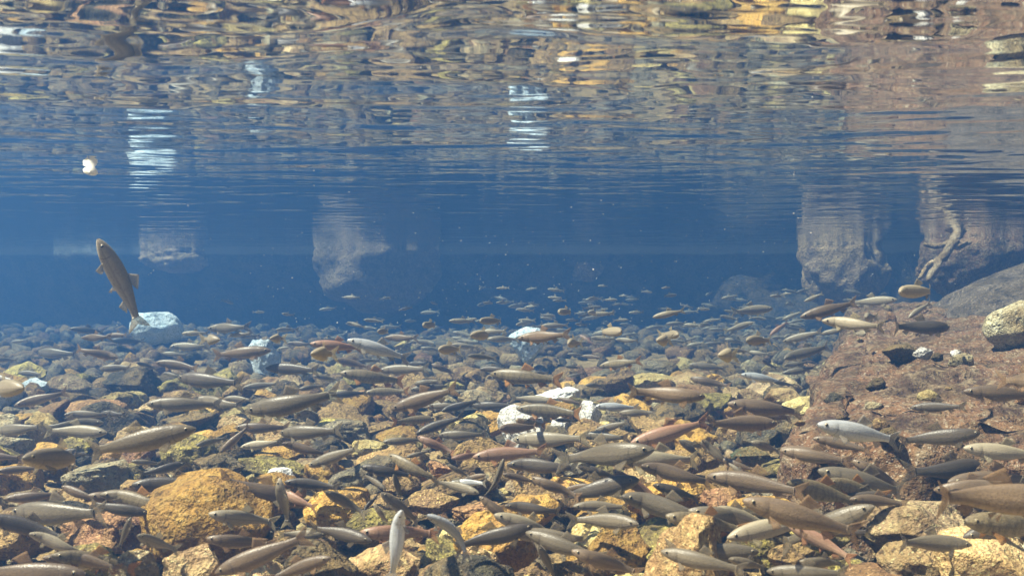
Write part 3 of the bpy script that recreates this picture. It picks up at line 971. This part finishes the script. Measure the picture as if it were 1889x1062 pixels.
def make_fish(head, tail, col, var, up=(0, 0, 1), px_len=100, fat=1.0):
    meshes, chord, far = FISH[var]
    x = (head - tail)
    scale = x.length / chord
    x.normalize()
    z = Vector(up)
    z = (z - x * z.dot(x)).normalized()
    y = z.cross(x)
    M = Matrix((x, y, z)).transposed().to_4x4()
    M.translation = (head + tail) / 2
    skin, finm = FM[col]
    if px_len < 62:
        o = put('fish', far, [skin, finm])
    else:
        o = put('fish', meshes['body'], [skin])
        for nm in meshes:
            if nm in ('body',) or nm.startswith(('eye', 'pupil')):
                continue
            put(nm.rstrip('-1'), meshes[nm], [finm], o)
        for sg in ('1', '-1'):
            e = put('eye', meshes['eye' + sg], [eye_m], o)
            put('pupil', meshes['pupil' + sg], [pup_m], e)
    o.matrix_world = M @ Matrix.Diagonal((scale, scale * fat, scale, 1))
    return o


def lengths(i):
    return (0.150, 0.185, 0.165, 0.200, 0.140, 0.175)[i % 6]


FISH_N = [0]


def fish(x1, y1, x2, y2, col='grey', var=None, yaw=0.0, L=None, up=None, label=None, D=None):
    """head pixel, tail pixel; yaw > 0 turns the head towards the viewer"""
    i = FISH_N[0]
    FISH_N[0] += 1
    var = var or 'stcdlrdc'[i % 8]
    if var in 'st' and i % 3 == 0:
        var = 'cdlr'[(i // 3) % 4]
    if yaw == 0.0:
        yaw = (0.0, 0.3, -0.3, 0.15, -0.4)[i % 5]
    lp = math.hypot(x2 - x1, y2 - y1)
    L = L or lengths(i)
    if lp < 62:
        L *= 0.68
    cxp, cyp = (x1 + x2) / 2, (y1 + y2) / 2
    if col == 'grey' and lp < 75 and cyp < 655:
        col = 'pale'  # small far fish get pale skin, imitating light on them
    D = D or FPX * L * math.cos(yaw) / lp
    for _ in range(150):
        q = P(cxp, cyp, D)
        dz = abs(y2 - y1) / FPX * D * 0.45
        if q.z - dz > ground(q.x, q.y) + 0.035 + 0.10 * lp / FPX * D / max(.35, math.cos(yaw)) * 0.7 and q.y < 9.2:
            break
        D *= 0.98
    L = lp * D / FPX / math.cos(yaw)
    dd = L * math.sin(yaw) / 2
    h, t = P(x1, y1, D - dd), P(x2, y2, D + dd)
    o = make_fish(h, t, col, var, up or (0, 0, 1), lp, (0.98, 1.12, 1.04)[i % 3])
    if label:
        tag(o, label, 'fish', 'fish shoaling over the riverbed')
    else:
        if abs(yaw) > 0.95:
            face = 'seen head-on' if yaw > 0 else 'seen from behind'
        elif abs(y2 - y1) > 1.3 * abs(x2 - x1):
            face = 'pointing up' if y1 < y2 else 'pointing down'
        else:
            face = 'heading left' if x1 < x2 else 'heading right'
            sl = (y2 - y1) / max(1, abs(x2 - x1))
            if sl > 0.25:
                face += ' nose-up'
            elif sl < -0.25:
                face += ' nose-down'
        o['group'] = 'fish shoaling over the riverbed'
        rec(o, 'fish', (col, face), cxp, cyp, lp)
    return o


def endon(cx, cy, r, col='pale', yaw=1.25, side=1, L=0.16, tilt=0.0):
    """a fish seen head-on, body radius r pixels"""
    lp = max(10.0, r / 0.095 * math.cos(yaw))
    fish(cx - side * lp / 2, cy - tilt * r, cx + side * lp / 2, cy + tilt * r, col, None, yaw, L)


def T(ox, oy, k):
    def g(a, b, c, d, col='grey', var=None, yaw=0.0, **kw):
        return fish(ox + a * k, oy + b * k, ox + c * k, oy + d * k, col, var, yaw, **kw)

    def e(a, b, r, col='pale', yaw=1.25, side=1, **kw):
        return endon(ox + a * k, oy + b * k, r * k, col, yaw, side, **kw)
    return g, e


# the lone fish rising on the left
fish(180, 440, 257, 606, 'pale', 'l', 0.15, 0.2, up=(1, 0, 0.35), label='lone tan fish rising steeply nose-up over the pale blue rock')

g, e = T(0, 531, 1 / 3)
for a in [
    (385, 225, 578, 243, 'dark', 's'), (450, 276, 620, 270, 'brown'), (612, 290, 800, 296, 'dark', 't'), (585, 264, 700, 260, 'brown'),
    (940, 325, 1160, 322, 'grey', 'c'), (1120, 286, 1190, 302, 'grey', 's', 0.6), (1146, 226, 1390, 215, 'grey'), (1005, 252, 1155, 250, 'grey'),
    (210, 355, 440, 366, 'grey'), (655, 388, 425, 335, 'brown', 'd'), (755, 412, 870, 452, 'grey', 's', 0.7), (860, 412, 1095, 450, 'brown', 'l'),
    (1500, 345, 1180, 372, 'brown', 't'), (555, 446, 725, 440, 'grey'), (1590, 306, 1735, 312, 'brown'), (1716, 308, 2010, 334, 'reddish', 's'),
    (1470, 444, 1765, 456, 'dark', 't'), (1735, 488, 1885, 512, 'grey', 'l'), (985, 496, 1345, 530, 'dark', 's'), (1345, 552, 1545, 530, 'grey'),
    (78, 652, 375, 574, 'brown', 'c'), (-160, 505, 70, 520, 'brown'), (810, 642, 1235, 645, 'grey', 's'), (1060, 622, 1355, 650, 'grey'),
    (1370, 682, 1885, 580, 'grey', 'R'), (355, 702, 620, 700, 'grey'), (572, 745, 225, 772, 'grey', 't'), (592, 800, 245, 790, 'pale', 's'),
    (-10, 790, 250, 765, 'grey'), (1085, 778, 495, 905, 'grey', 't'), (1085, 872, 1260, 830, 'grey', 'l', 0.5), (1215, 912, 1385, 758, 'brown', 's', 0.3),
    (1300, 772, 1605, 770, 'brown'), (1548, 802, 1895, 788, 'grey', 's'), (1330, 882, 1565, 846, 'pale', 'c'), (1560, 860, 1815, 922, 'brown', 's'),
    (1708, 985, 1995, 880, 'grey', 't'), (725, 958, 895, 972, 'grey', 's', 0.4), (1025, 968, 765, 1032, 'dark', 'l'), (-120, 918, 125, 942, 'brown', 's'),
    (-20, 1015, 235, 995, 'brown'), (345, 905, 520, 918, 'dark'), (-60, 395, 100, 400, 'grey'), (100, 470, 230, 480, 'grey'), (900, 360, 1040, 372, 'grey'),
    (1650, 560, 1800, 540, 'grey'), (560, 690, 700, 700, 'dark'), (60, 300, 160, 290, 'pale'), (1240, 610, 1400, 620, 'grey'), (900, 470, 1010, 492, 'grey'),
]:
    g(*a)
e(1795, 365, 40, 'pale', 1.2, 1); e(75, 552, 38, 'pale', 1.3, -1); e(270, 945, 62, 'grey', 1.1, 1); e(1540, 280, 25, 'grey', 1.2, 1)
e(1160, 285, 24, 'grey', 1.1, -1)

g, e = T(630, 531, 1 / 3)
for a in [
    (30, 288, 375, 392, 'silver', 's'), (240, 275, 425, 277, 'brown', 'c'), (30, 190, 132, 218, 'grey'), (118, 216, 195, 226, 'grey'), (122, 176, 232, 186, 'grey'),
    (594, 182, 742, 184, 'pale', 's'), (765, 245, 915, 238, 'grey', 's'), (805, 282, 985, 285, 'grey', 't'), (974, 280, 1270, 256, 'brown', 'c'),
    (1108, 208, 1258, 206, 'pale', 's'), (1384, 148, 1508, 138, 'pale'), (1540, 200, 1615, 206, 'pale', 's', 0.5), (1555, 262, 1645, 255, 'grey', 's', 0.4),
    (1318, 260, 1415, 322, 'reddish', 's'), (1722, 162, 1900, 124, 'pale', 's'), (1380, 276, 1515, 284, 'grey'), (1515, 285, 1645, 292, 'grey'),
    (612, 312, 762, 332, 'grey', 's', 0.3), (562, 346, 685, 384, 'grey', 'l', 0.5), (438, 330, 562, 346, 'grey'), (700, 374, 862, 390, 'grey'),
    (208, 456, 485, 448, 'grey', 't'), (-40, 395, 165, 442, 'brown', 's'), (365, 420, 482, 414, 'dark'), (498, 420, 640, 482, 'brown', 'd'),
    (-10, 470, 345, 515, 'mottled', 's'), (762, 450, 915, 446, 'dark'), (1048, 468, 1145, 470, 'grey'), (1428, 432, 1660, 402, 'mottled', 't'),
    (1238, 434, 1325, 442, 'grey', 's', 0.4), (1252, 490, 1345, 472, 'grey', 's', 0.3), (1348, 536, 1465, 546, 'grey', 's', 0.5), (1250, 364, 1335, 370, 'grey'),
    (1330, 376, 1445, 386, 'brown'), (128, 580, 375, 572, 'mottled', 's'), (-60, 592, 145, 580, 'dark', 's'), (275, 672, 645, 556, 'brown', 't'),
    (382, 562, 605, 540, 'grey'), (402, 530, 545, 514, 'grey'), (465, 662, 655, 640, 'grey'), (555, 682, 765, 618, 'dark', 'c'), (718, 652, 960, 648, 'dark', 's'),
    (1172, 625, 935, 608, 'pale', 's'), (968, 668, 1325, 700, 'mottled', 'l'), (2012, 602, 1585, 576, 'brown', 'c'), (1405, 654, 1645, 664, 'silver', 's', 0.2),
    (1535, 690, 1745, 692, 'grey'), (412, 806, 682, 708, 'dark', 't'), (515, 722, 278, 742, 'mottled', 's'), (538, 812, 805, 810, 'grey'), (228, 852, 455, 838, 'grey', 's'),
    (422, 820, 625, 922, 'reddish', 'd'), (875, 782, 1075, 765, 'brown', 's', 0.75), (952, 840, 1375, 832, 'pale', 's'), (725, 936, 1135, 902, 'reddish', 't'),
    (606, 942, 790, 918, 'reddish', 's'), (1325, 818, 1595, 826, 'grey', 'c'), (1598, 862, 2032, 738, 'reddish', 's'), (1398, 792, 1592, 742, 'grey', 's'),
    (1558, 912, 1765, 908, 'grey', 't'), (358, 935, 492, 900, 'grey', 's'), (260, 920, 545, 1062, 'mottled', 's'), (108, 988, 405, 1042, 'dark', 's'),
    (588, 978, 705, 1045, 'grey', 's', 0.3), (915, 978, 1315, 992, 'dark', 's'), (100, 400, 215, 402, 'grey'), (980, 400, 1010, 440, 'grey', 's', 0.3),
    (960, 730, 1130, 760, 'mottled', 's'), (1200, 610, 1330, 640, 'brown', 's'), (1000, 680, 1130, 690, 'dark', 's'), (1180, 730, 1300, 735, 'dark', 's'),
]:
    g(*a)
g(824, 474, 1222, 512, 'mottled', 's', 0.0, L=0.2, label='sharp brown speckled fish with orange fins above the white rocks')
for a in [(230, 240, 18), (762, 262, 26, 'pale', 1.2, 1), (1235, 132, 17), (1495, 242, 25, 'pale', 1.2, -1), (1298, 305, 24), (1806, 258, 24, 'pale', 1.1, -1), (1788, 290, 28, 'grey'),
          (485, 205, 18, 'grey'), (1388, 135, 14, 'grey'), (600, 340, 26, 'pale', 1.1), (825, 182, 20, 'grey', 1.0)]:
    e(*a)

g, e = T(1260, 531, 1 / 3)
for a in [
    (495, 114, 268, 134, 'pale', 's'), (648, 162, 965, 78, 'brown', 's'), (1185, 64, 915, 86, 'pale', 't'), (768, 182, 1115, 216, 'pale', 'c'), (895, 100, 1085, 116, 'grey'),
    (1470, 218, 1172, 216, 'dark', 's'), (1095, 180, 1285, 196, 'brown'), (1248, 165, 1372, 80, 'grey', 't'), (1308, 140, 1435, 152, 'grey', 's', 0.3), (1150, 130, 1235, 132, 'pale', 's', 0.6),
    (550, 298, 775, 238, 'grey', 't'), (480, 262, 582, 186, 'reddish', 's'), (588, 200, 685, 228, 'grey', 's'), (765, 252, 915, 225, 'pale', 's'), (390, 190, 225, 240, 'pale', 'd'),
    (88, 200, 168, 204, 'pale', 's', 0.6), (34, 424, 245, 448, 'grey', 's'), (248, 340, 375, 352, 'grey'), (358, 352, 485, 368, 'grey'), (322, 478, 555, 522, 'silver', 's'),
    (38, 498, 265, 548, 'brown', 's'), (548, 472, 745, 438, 'grey'), (560, 392, 805, 318, 'grey', 'c'), (438, 398, 520, 445, 'dark', 's', 0.4), (245, 640, 668, 690, 'brown', 's'),
    (522, 750, 125, 752, 'brown', 's'), (320, 690, 605, 722, 'brown'), (742, 755, 1195, 845, 'silver', 's'), (718, 830, 1045, 902, 'brown', 't'), (1645, 800, 1190, 856, 'dark', 's'),
    (1258, 662, 1570, 656, 'dark', 't'), (1550, 572, 1990, 596, 'brown', 's'), (375, 850, 548, 905, 'pale', 's', 0.6), (535, 898, 930, 962, 'brown', 's'), (935, 960, 1165, 1070, 'brown', 's'),
    (1228, 292, 1325, 270, 'dark', 's', 0.4), (1550, 885, 2000, 930, 'pale', 's'), (95, 850, 215, 965, 'grey', 's', 0.4), (-10, 840, 110, 890, 'grey', 's', 0.3),
    (560, 430, 690, 410, 'grey'), (20, 320, 120, 300, 'grey'), (500, 520, 620, 540, 'dark'), (620, 350, 740, 330, 'grey'), (210, 60, 300, 40, 'grey'), (100, 90, 190, 105, 'pale'),
    (670, 75, 775, 30, 'grey', 'c'), (330, 270, 400, 235, 'grey'), (960, 135, 1040, 150, 'grey'), (550, 175, 660, 130, 'grey', 'd'),
]:
    g(*a)
for a in [(1048, 160, 20), (975, 252, 18, 'pale', 1.2, -1), (250, 372, 34, 'pale', 1.25, 1), (1880, 512, 50, 'brown', 1.0, -1), (1285, 20, 28, 'pale', 1.0), (420, 290, 24, 'grey', 1.0)]:
    e(*a)

g, e = T(0, 760, 0.2843)
for a in [
    (80, 645, 690, 660, 'grey', 's'), (972, 655, 580, 585, 'dark', 'l'), (28, 562, 420, 530, 'brown', 's'), (400, 480, 650, 575, 'brown', 's'),
    (555, 1045, -140, 1020, 'brown', 's'), (1990, 600, 1410, 432, 'brown', 't'), (1395, 1045, 2010, 800, 'brown', 's'),
]:
    g(*a)
g(890, 800, 1165, 895, 'pale', 'l', 0.75)
g(850, 680, 770, 885, 'grey', 's', 0.2, up=(-1, 0, .3))
g(1815, 425, 1862, 750, 'pale', 'c', 0.3, up=(-1, 0, .3))

g, e = T(530, 760, 0.2843)
for a in [
    (1410, 610, 1775, 640, 'dark', 's', 0.2), (1245, 545, 1500, 745, 'brown', 's', 0.0), (1488, 800, 1960, 815, 'grey', 'c'), (1585, 420, 1900, 560, 'brown', 's'),
    (1395, 400, 1620, 455, 'brown', 't'), (-60, 500, 190, 625, 'reddish', 's'), (-20, 452, 340, 495, 'dark', 's'), (548, 835, 140, 745, 'dark', 's'),
    (250, 790, -60, 800, 'pale', 'c'), (1245, 525, 940, 450, 'pale', 's'), (245, 515, 520, 670, 'grey', 'L', 0.3), (605, 520, 860, 720, 'grey', 's', 0.5),
    (500, 640, 590, 520, 'dark', 's', 0.4), (640, 500, 480, 395, 'grey', 's', 0.3), (1290, 405, 1120, 440, 'brown', 's'), (1060, 455, 1290, 465, 'silver', 's'),
]:
    g(*a)
g(745, 635, 668, 1075, 'silver', 'd', 0.2, up=(-1, -.4, .3), label='pale silvery fish standing upright on its tail near the bottom')
g(905, 665, 1165, 960, 'silver', 'L', 0.25, up=(0.5, -.7, .6), label='bright silver fish curved like a hook, head up')
g(1405, 300, 1270, 545, 'grey', 's', 0.3, up=(0, -.9, .4))
g(1625, 860, 1745, 1085, 'grey', 't', 0.3, up=(1, 0, .3))
g(690, 400, 740, 560, 'grey', 's', 0.5, up=(1, 0, .3))
g(560, 590, 660, 720, 'pale', 's', 0.3, up=(1, 0, .3))

g, e = T(1060, 760, 0.2843)
for a in [
    (20, 350, 285, 425, 'dark', 's', 0.2), (250, 372, 560, 590, 'reddish', 'd'), (430, 350, 890, 455, 'brown', 's'), (858, 412, 1510, 525, 'brown', 't'), (1088, 570, 1860, 790, 'brown', 's'),
    (588, 670, 1130, 780, 'mottled', 's'), (558, 900, 1120, 1030, 'grey', 's'), (-20, 895, 440, 1060, 'brown', 'd'), (1385, 735, 1810, 965, 'reddish', 's'), (-10, 610, 355, 615, 'grey', 't'),
    (508, 470, 810, 562, 'dark', 's'), (195, 318, 470, 352, 'brown', 's'), (310, 272, 490, 240, 'grey', 's'), (675, 180, 835, 300, 'grey', 's', 0.3), (825, 180, 1010, 360, 'grey', 's', 0.2),
    (1000, 950, 1240, 1010, 'grey', 's', 0.5), (1245, 1030, 1780, 1045, 'grey', 's'), (1458, 965, 1770, 990, 'grey', 's', 0.3), (930, 300, 1180, 380, 'brown', 's'), (1335, 238, 1810, 330, 'brown', 's'),
    (1150, 190, 1340, 255, 'pale', 's', 0.3), (1695, 425, 1880, 455, 'grey', 's'), (100, 470, -120, 520, 'brown', 's'), (1000, 330, 1130, 420, 'grey', 's'),
]:
    g(*a)

g, e = T(1400, 760, 0.2843)
for a in [
    (588, 565, 975, 600, 'brown', 'l'), (1225, 455, 1800, 430, 'brown', 's'), (2000, 560, 1165, 570, 'brown', 's'), (1325, 810, 1860, 680, 'dark', 's'), (515, 428, 760, 465, 'grey', 's'),
    (610, 310, 960, 510, 'brown', 's'), (1500, 520, 1900, 490, 'grey', 's'),
]:
    g(*a)

# the overlapping carpet of near fish over the stones
nr_ = random.Random(12)
k = 0
while k < 36:
    px, py = nr_.choice([(nr_.uniform(560, 1560), nr_.uniform(830, 1050)), (nr_.uniform(1000, 1880), nr_.uniform(860, 1050)), (nr_.uniform(0, 560), nr_.uniform(860, 1050))])
    lp = nr_.uniform(105, 185)
    hd = -1 if nr_.random() < 0.75 else 1
    sl = nr_.gauss(0.16, 0.2) * lp / 2
    fish(px + hd * lp / 2, py - sl, px - hd * lp / 2, py + sl, nr_.choice(['grey', 'brown', 'brown', 'dark', 'mottled', 'reddish', 'pale']), nr_.choice('stcdlr'),
         nr_.choice([0.1, 0.3, -0.3, 0.5]))
    k += 1

# more of the shoal, thinning into the blue: single fish first, the faintest as one mass
fr_ = random.Random(4)
SV, SF, SU, SM, sb = [], [], [], [], 0
k = 0
while k < 160:
    px = fr_.gauss(1160, 330)
    py = 526 + 110 * fr_.random() ** 0.85 + (20 if px < 600 else 0)
    if not (360 < px < 1650) or (px > 1500 and py > 590):
        continue
    lp = fr_.uniform(26, 52) * (0.75 + 0.004 * (py - 528))
    hd = -1 if fr_.random() < 0.66 else 1
    tl = fr_.uniform(-0.22, 0.22)
    yw = fr_.choice([0, 0, 0.2, -0.2, 0.5, 0.9])
    lp *= math.cos(yw)
    if k < 6:
        fish(px + hd * lp / 2, py - tl * lp / 2, px - hd * lp / 2, py + tl * lp / 2, fr_.choice(['grey', 'grey', 'brown', 'pale']), None, yw, L=fr_.uniform(0.13, 0.2))
    else:
        D = min(fr_.uniform(5.2, 8.6), 0.40 * FPX / max(20.0, py - HY))
        Lr = 0.85 * lp / math.cos(yw) / FPX * D
        far = FISH[fr_.choice('stcdlr')][2]
        co = np.empty(len(far.vertices) * 3)
        far.vertices.foreach_get('co', co)
        a = math.pi * (hd < 0) + yw + fr_.uniform(-.2, .2)
        M = np.array((Matrix.Rotation(a, 3, 'Z') @ Matrix.Rotation(fr_.uniform(-.25, .25), 3, 'Y')))
        SV.append((co.reshape(-1, 3) * Lr) @ M.T + np.array(P(px, py, D)))
        SF += [tuple(q + sb for q in p.vertices) for p in far.polygons]
        ci = fr_.choice([0, 2, 2, 2])  # mostly pale skin, so the far fish look lit
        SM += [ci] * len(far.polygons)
        u_ = np.zeros((len(far.vertices), 2))
        for lo in far.loops:
            u_[lo.vertex_index] = far.uv_layers[0].data[lo.index].uv
        SU.append(u_)
        sb += len(far.vertices)
    k += 1
me = uv_mesh('fish_shoal', [tuple(q) for q in np.concatenate(SV)], SF, np.concatenate(SU), FM['grey'][0])
me.materials.append(FM['brown'][0]); me.materials.append(FM['pale'][0])
me.polygons.foreach_set('material_index', np.array(SM, dtype=np.int32))
sho = bpy.data.objects.new('fish_shoal', me)
COL.objects.link(sho)
sho['kind'] = 'stuff'
sho['label'] = 'faint far part of the fish shoal fading into blue water'

# ------------------------------------------------------------------ small things
# submerged branch on the right, hanging from the bank
def tube(pts, rad, K=8):
    p = np.array(pts, float)
    V, F = [], []
    for i in range(len(p)):
        t = p[min(i + 1, len(p) - 1)] - p[max(i - 1, 0)]
        t /= np.linalg.norm(t)
        a = np.cross(t, (0, 1, 0.2)); a /= np.linalg.norm(a)
        b = np.cross(t, a)
        for k in range(K):
            w = 2 * math.pi * k / K
            V.append(p[i] + rad[i] * (1 + 0.25 * math.sin(3 * w + i * 1.7)) * (math.cos(w) * a + math.sin(w) * b))
    for i in range(len(p) - 1):
        for k in range(K):
            F.append((i * K + k, i * K + (k + 1) % K, (i + 1) * K + (k + 1) % K, (i + 1) * K + k))
    F.append(tuple(range(K - 1, -1, -1))); F.append(tuple((len(p) - 1) * K + k for k in range(K)))
    return V, F


def wiggly(pp, D, r0, r1, n=26, seed=0):
    q = resample([tuple(P(a, b, D + dd)) for a, b, dd in pp], n)
    q = q + 0.02 * np.stack([fbm(q * 9 + k * 7, seed + k, 3) for k in range(3)], 1)
    return tube(q, np.linspace(r0, r1, n) * (1 + 0.25 * fbm(q * 20, seed, 2)))


v, f = wiggly([(1800, 398, .3), (1765, 425, .15), (1758, 450, 0), (1738, 480, 0), (1712, 515, -.1)], 5.4, 0.035, 0.016, seed=2)
br = mesh_obj('branch', v, f, RM['root'])
tag(br, 'pale crooked branch hanging in the water above the slab boulder', 'branch')
for k, (pp, r0, r1) in enumerate([([(1757, 447, 0), (1725, 455, .1), (1700, 452, .1)], .024, .012), ([(1738, 480, 0), (1712, 492, .1), (1694, 512, .1)], .018, .009),
                                  ([(1762, 430, .1), (1735, 418, .1), (1712, 400, .2)], .018, .008), ([(1757, 452, 0), (1778, 460, .1), (1790, 448, .1)], .016, .008)]):
    v, f = wiggly(pp, 5.4, r0, r1, 14, 20 + k)
    tw = mesh_obj('twig', v, f, RM['root'])
    tw.parent = br

# small white solid added in place of a sparkle of light
m, nt, out = new_mat('white_speck')
bs = node(nt, 'ShaderNodeBsdfPrincipled')
bs.inputs['Base Color'].default_value = (0.9, 0.88, 0.8, 1)
bs.inputs['Roughness'].default_value = 0.3
tl = node(nt, 'ShaderNodeBsdfTranslucent'); tl.inputs['Color'].default_value = (0.95, 0.93, 0.85, 1)
mx = node(nt, 'ShaderNodeMixShader'); mx.inputs[0].default_value = 0.5
nt.links.new(bs.outputs[0], mx.inputs[1]); nt.links.new(tl.outputs[0], mx.inputs[2]); nt.links.new(mx.outputs[0], out.inputs['Surface'])
V, F = [], []
for side in (0, 1):
    for j in range(9):
        for i in range(9):
            u, t = i / 8 * 2 - 1, j / 8
            w = 0.0165 * math.sqrt(max(0.0, 1 - (2 * t - 1) ** 2)) + 0.001
            V.append((u * w, 0.012 * (u * u) - side * 0.0008, (t - 0.5) * 0.036 + 0.001 * math.sin(3 * u)))
for s_ in (0, 81):
    for j in range(8):
        for i in range(8):
            a = s_ + j * 9 + i
            F.append((a, a + 1, a + 10, a + 9) if s_ == 0 else (a + 9, a + 10, a + 1, a))
speck_obj = mesh_obj('speck', V, F, m)
speck_obj.location = P(168, 311, 2.12)
speck_obj.scale = (0.85, 0.7, 0.72)
speck_obj.rotation_euler = (-0.8, 0.3, 0.35)
tag(speck_obj, 'small bright white petal standing in for a sparkle below the water surface', 'speck')

# motes drifting in the water
m, nt, out = new_mat('pale_motes')
bs = node(nt, 'ShaderNodeBsdfPrincipled')
bs.inputs['Base Color'].default_value = (0.5, 0.5, 0.48, 1)
nt.links.new(bs.outputs[0], out.inputs['Surface'])
V, F, base = [], [], 0
iv, if_ = ico(1)
mr = random.Random(21)
for k in range(620):
    D = mr.uniform(1.2, 5.0)
    px = mr.gauss(1000, 420); py = mr.gauss(470, 130)
    q = P(px, py, D)
    if q.z > SURF - 0.01 or q.z < 0.12:
        continue
    s = mr.uniform(0.22, 0.66) * 0.0009 * D * (2.2 if mr.random() < 0.04 else 1)
    V.append(iv * s * np.array([1, 1, mr.uniform(.5, 1)]) + np.array(q)); F.append(if_ + base); base += len(iv)
mo = mesh_obj('motes', np.concatenate(V), np.concatenate(F), m)
mo['kind'] = 'stuff'
mo['label'] = 'pale motes drifting in the clear blue water'

# ------------------------------------------------------------------ the water's own haze
m, nt, out = new_mat('water_haze')
pv = node(nt, 'ShaderNodeVolumePrincipled')
pv.inputs['Density'].default_value = HAZE_DENSITY
pv.inputs['Color'].default_value = HAZE_COLOR
pv.inputs['Absorption Color'].default_value = (0.0, 0.05, 0.12, 1)
pv.inputs['Anisotropy'].default_value = 0.58
nt.links.new(pv.outputs[0], out.inputs['Volume'])
bm = bmesh.new()
bmesh.ops.create_cube(bm, size=1.0)
me = bpy.data.meshes.new('haze')
bm.to_mesh(me)
bm.free()
me.materials.append(m)
hz = bpy.data.objects.new('haze', me)
COL.objects.link(hz)
hz.scale = (34, 21, 2.4)
hz.location = (0, 6.5, -0.18)
hz['kind'] = 'stuff'

# ------------------------------------------------------------------ labels that single each thing out
LM = [('big yellow boulder', 383, 955), ('holed pale stone', 188, 880), ('tall white rock', 960, 788), ('white spiky rock', 1087, 765), ('rounded blue rock', 288, 607),
      ('pointed blue rock', 486, 660), ('hazy middle blue rock', 975, 640), ('green-black stone', 1384, 842), ('black arched stone', 1097, 845), ('orange block', 918, 1005),
      ('red-brown wedge rock', 1280, 1010), ('broad tan block', 1680, 975), ('dark wedge stone', 1660, 650), ('cracked yellow stone', 867, 783), ('flat yellow stone', 682, 829),
      ('pale yellow chunk', 1205, 706), ('silver hooked fish', 815, 985), ('speckled orange-finned fish', 970, 697), ('lavender stone', 68, 711), ('wide yellow stone', 225, 742),
      ('peach bottom stone', 705, 1045), ('mossy slab-foot stone', 1480, 868), ('tan slab block', 1860, 600), ('white wedge stone', 512, 878), ('far broad boulder', 700, 500),
      ('tall far rock', 1555, 490), ('slab edge', 1470, 730), ('gold rubble stone', 1138, 1020), ('small yellow stone', 373, 768), ('olive mossy stone', 346, 830),
      ('red-brown flat stone', 198, 982), ('upright silver fish', 728, 1000), ('hazy far rock', 1066, 476)]
ORD = ['first', 'second', 'third', 'fourth', 'fifth', 'sixth', 'seventh', 'eighth', 'ninth', 'tenth', 'eleventh', 'twelfth']
buckets = {}
for r in RECORDS:
    if r['kind'] == 'fish':
        col, face = r['words']
        sz = 'big' if r['size'] > 135 else 'mid-sized' if r['size'] > 80 else 'small' if r['size'] > 48 else 'tiny'
        base = f'{sz} {col} fish {face}'
    else:
        col = COLOUR_WORD[r['words']]
        sz = 'large' if r['size'] > 150 else 'medium' if r['size'] > 95 else 'small'
        base = f'{sz} {col} riverbed stone'
    best = min(LM, key=lambda q: math.hypot(r['px'] - q[1], 1.4 * (r['py'] - q[2])))
    dx, dy = r['px'] - best[1], r['py'] - best[2]
    if abs(dx) > abs(dy) * 1.2:
        rel = 'left of' if dx < 0 else 'right of'
    else:
        rel = 'above' if dy < 0 else 'below'
    buckets.setdefault((base, rel, best[0]), []).append((math.hypot(dx, dy), r))
for (base, rel, lm), rs in buckets.items():
    rs.sort(key=lambda q: q[0])
    for i, (_, r) in enumerate(rs):
        o = r['o']
        if len(rs) == 1:
            lab = f'{base}, {rel} the {lm}'
        else:
            lab = f'{base}, {ORD[i]} such {rel} the {lm}'
        if r['kind'] == 'fish':
            tag(o, lab, 'fish', 'fish shoaling over the riverbed')
        else:
            tag(o, lab, 'stone', 'stones scattered over the riverbed')
print('fish', FISH_N[0], 'stones', cnt, 'records', len(RECORDS))
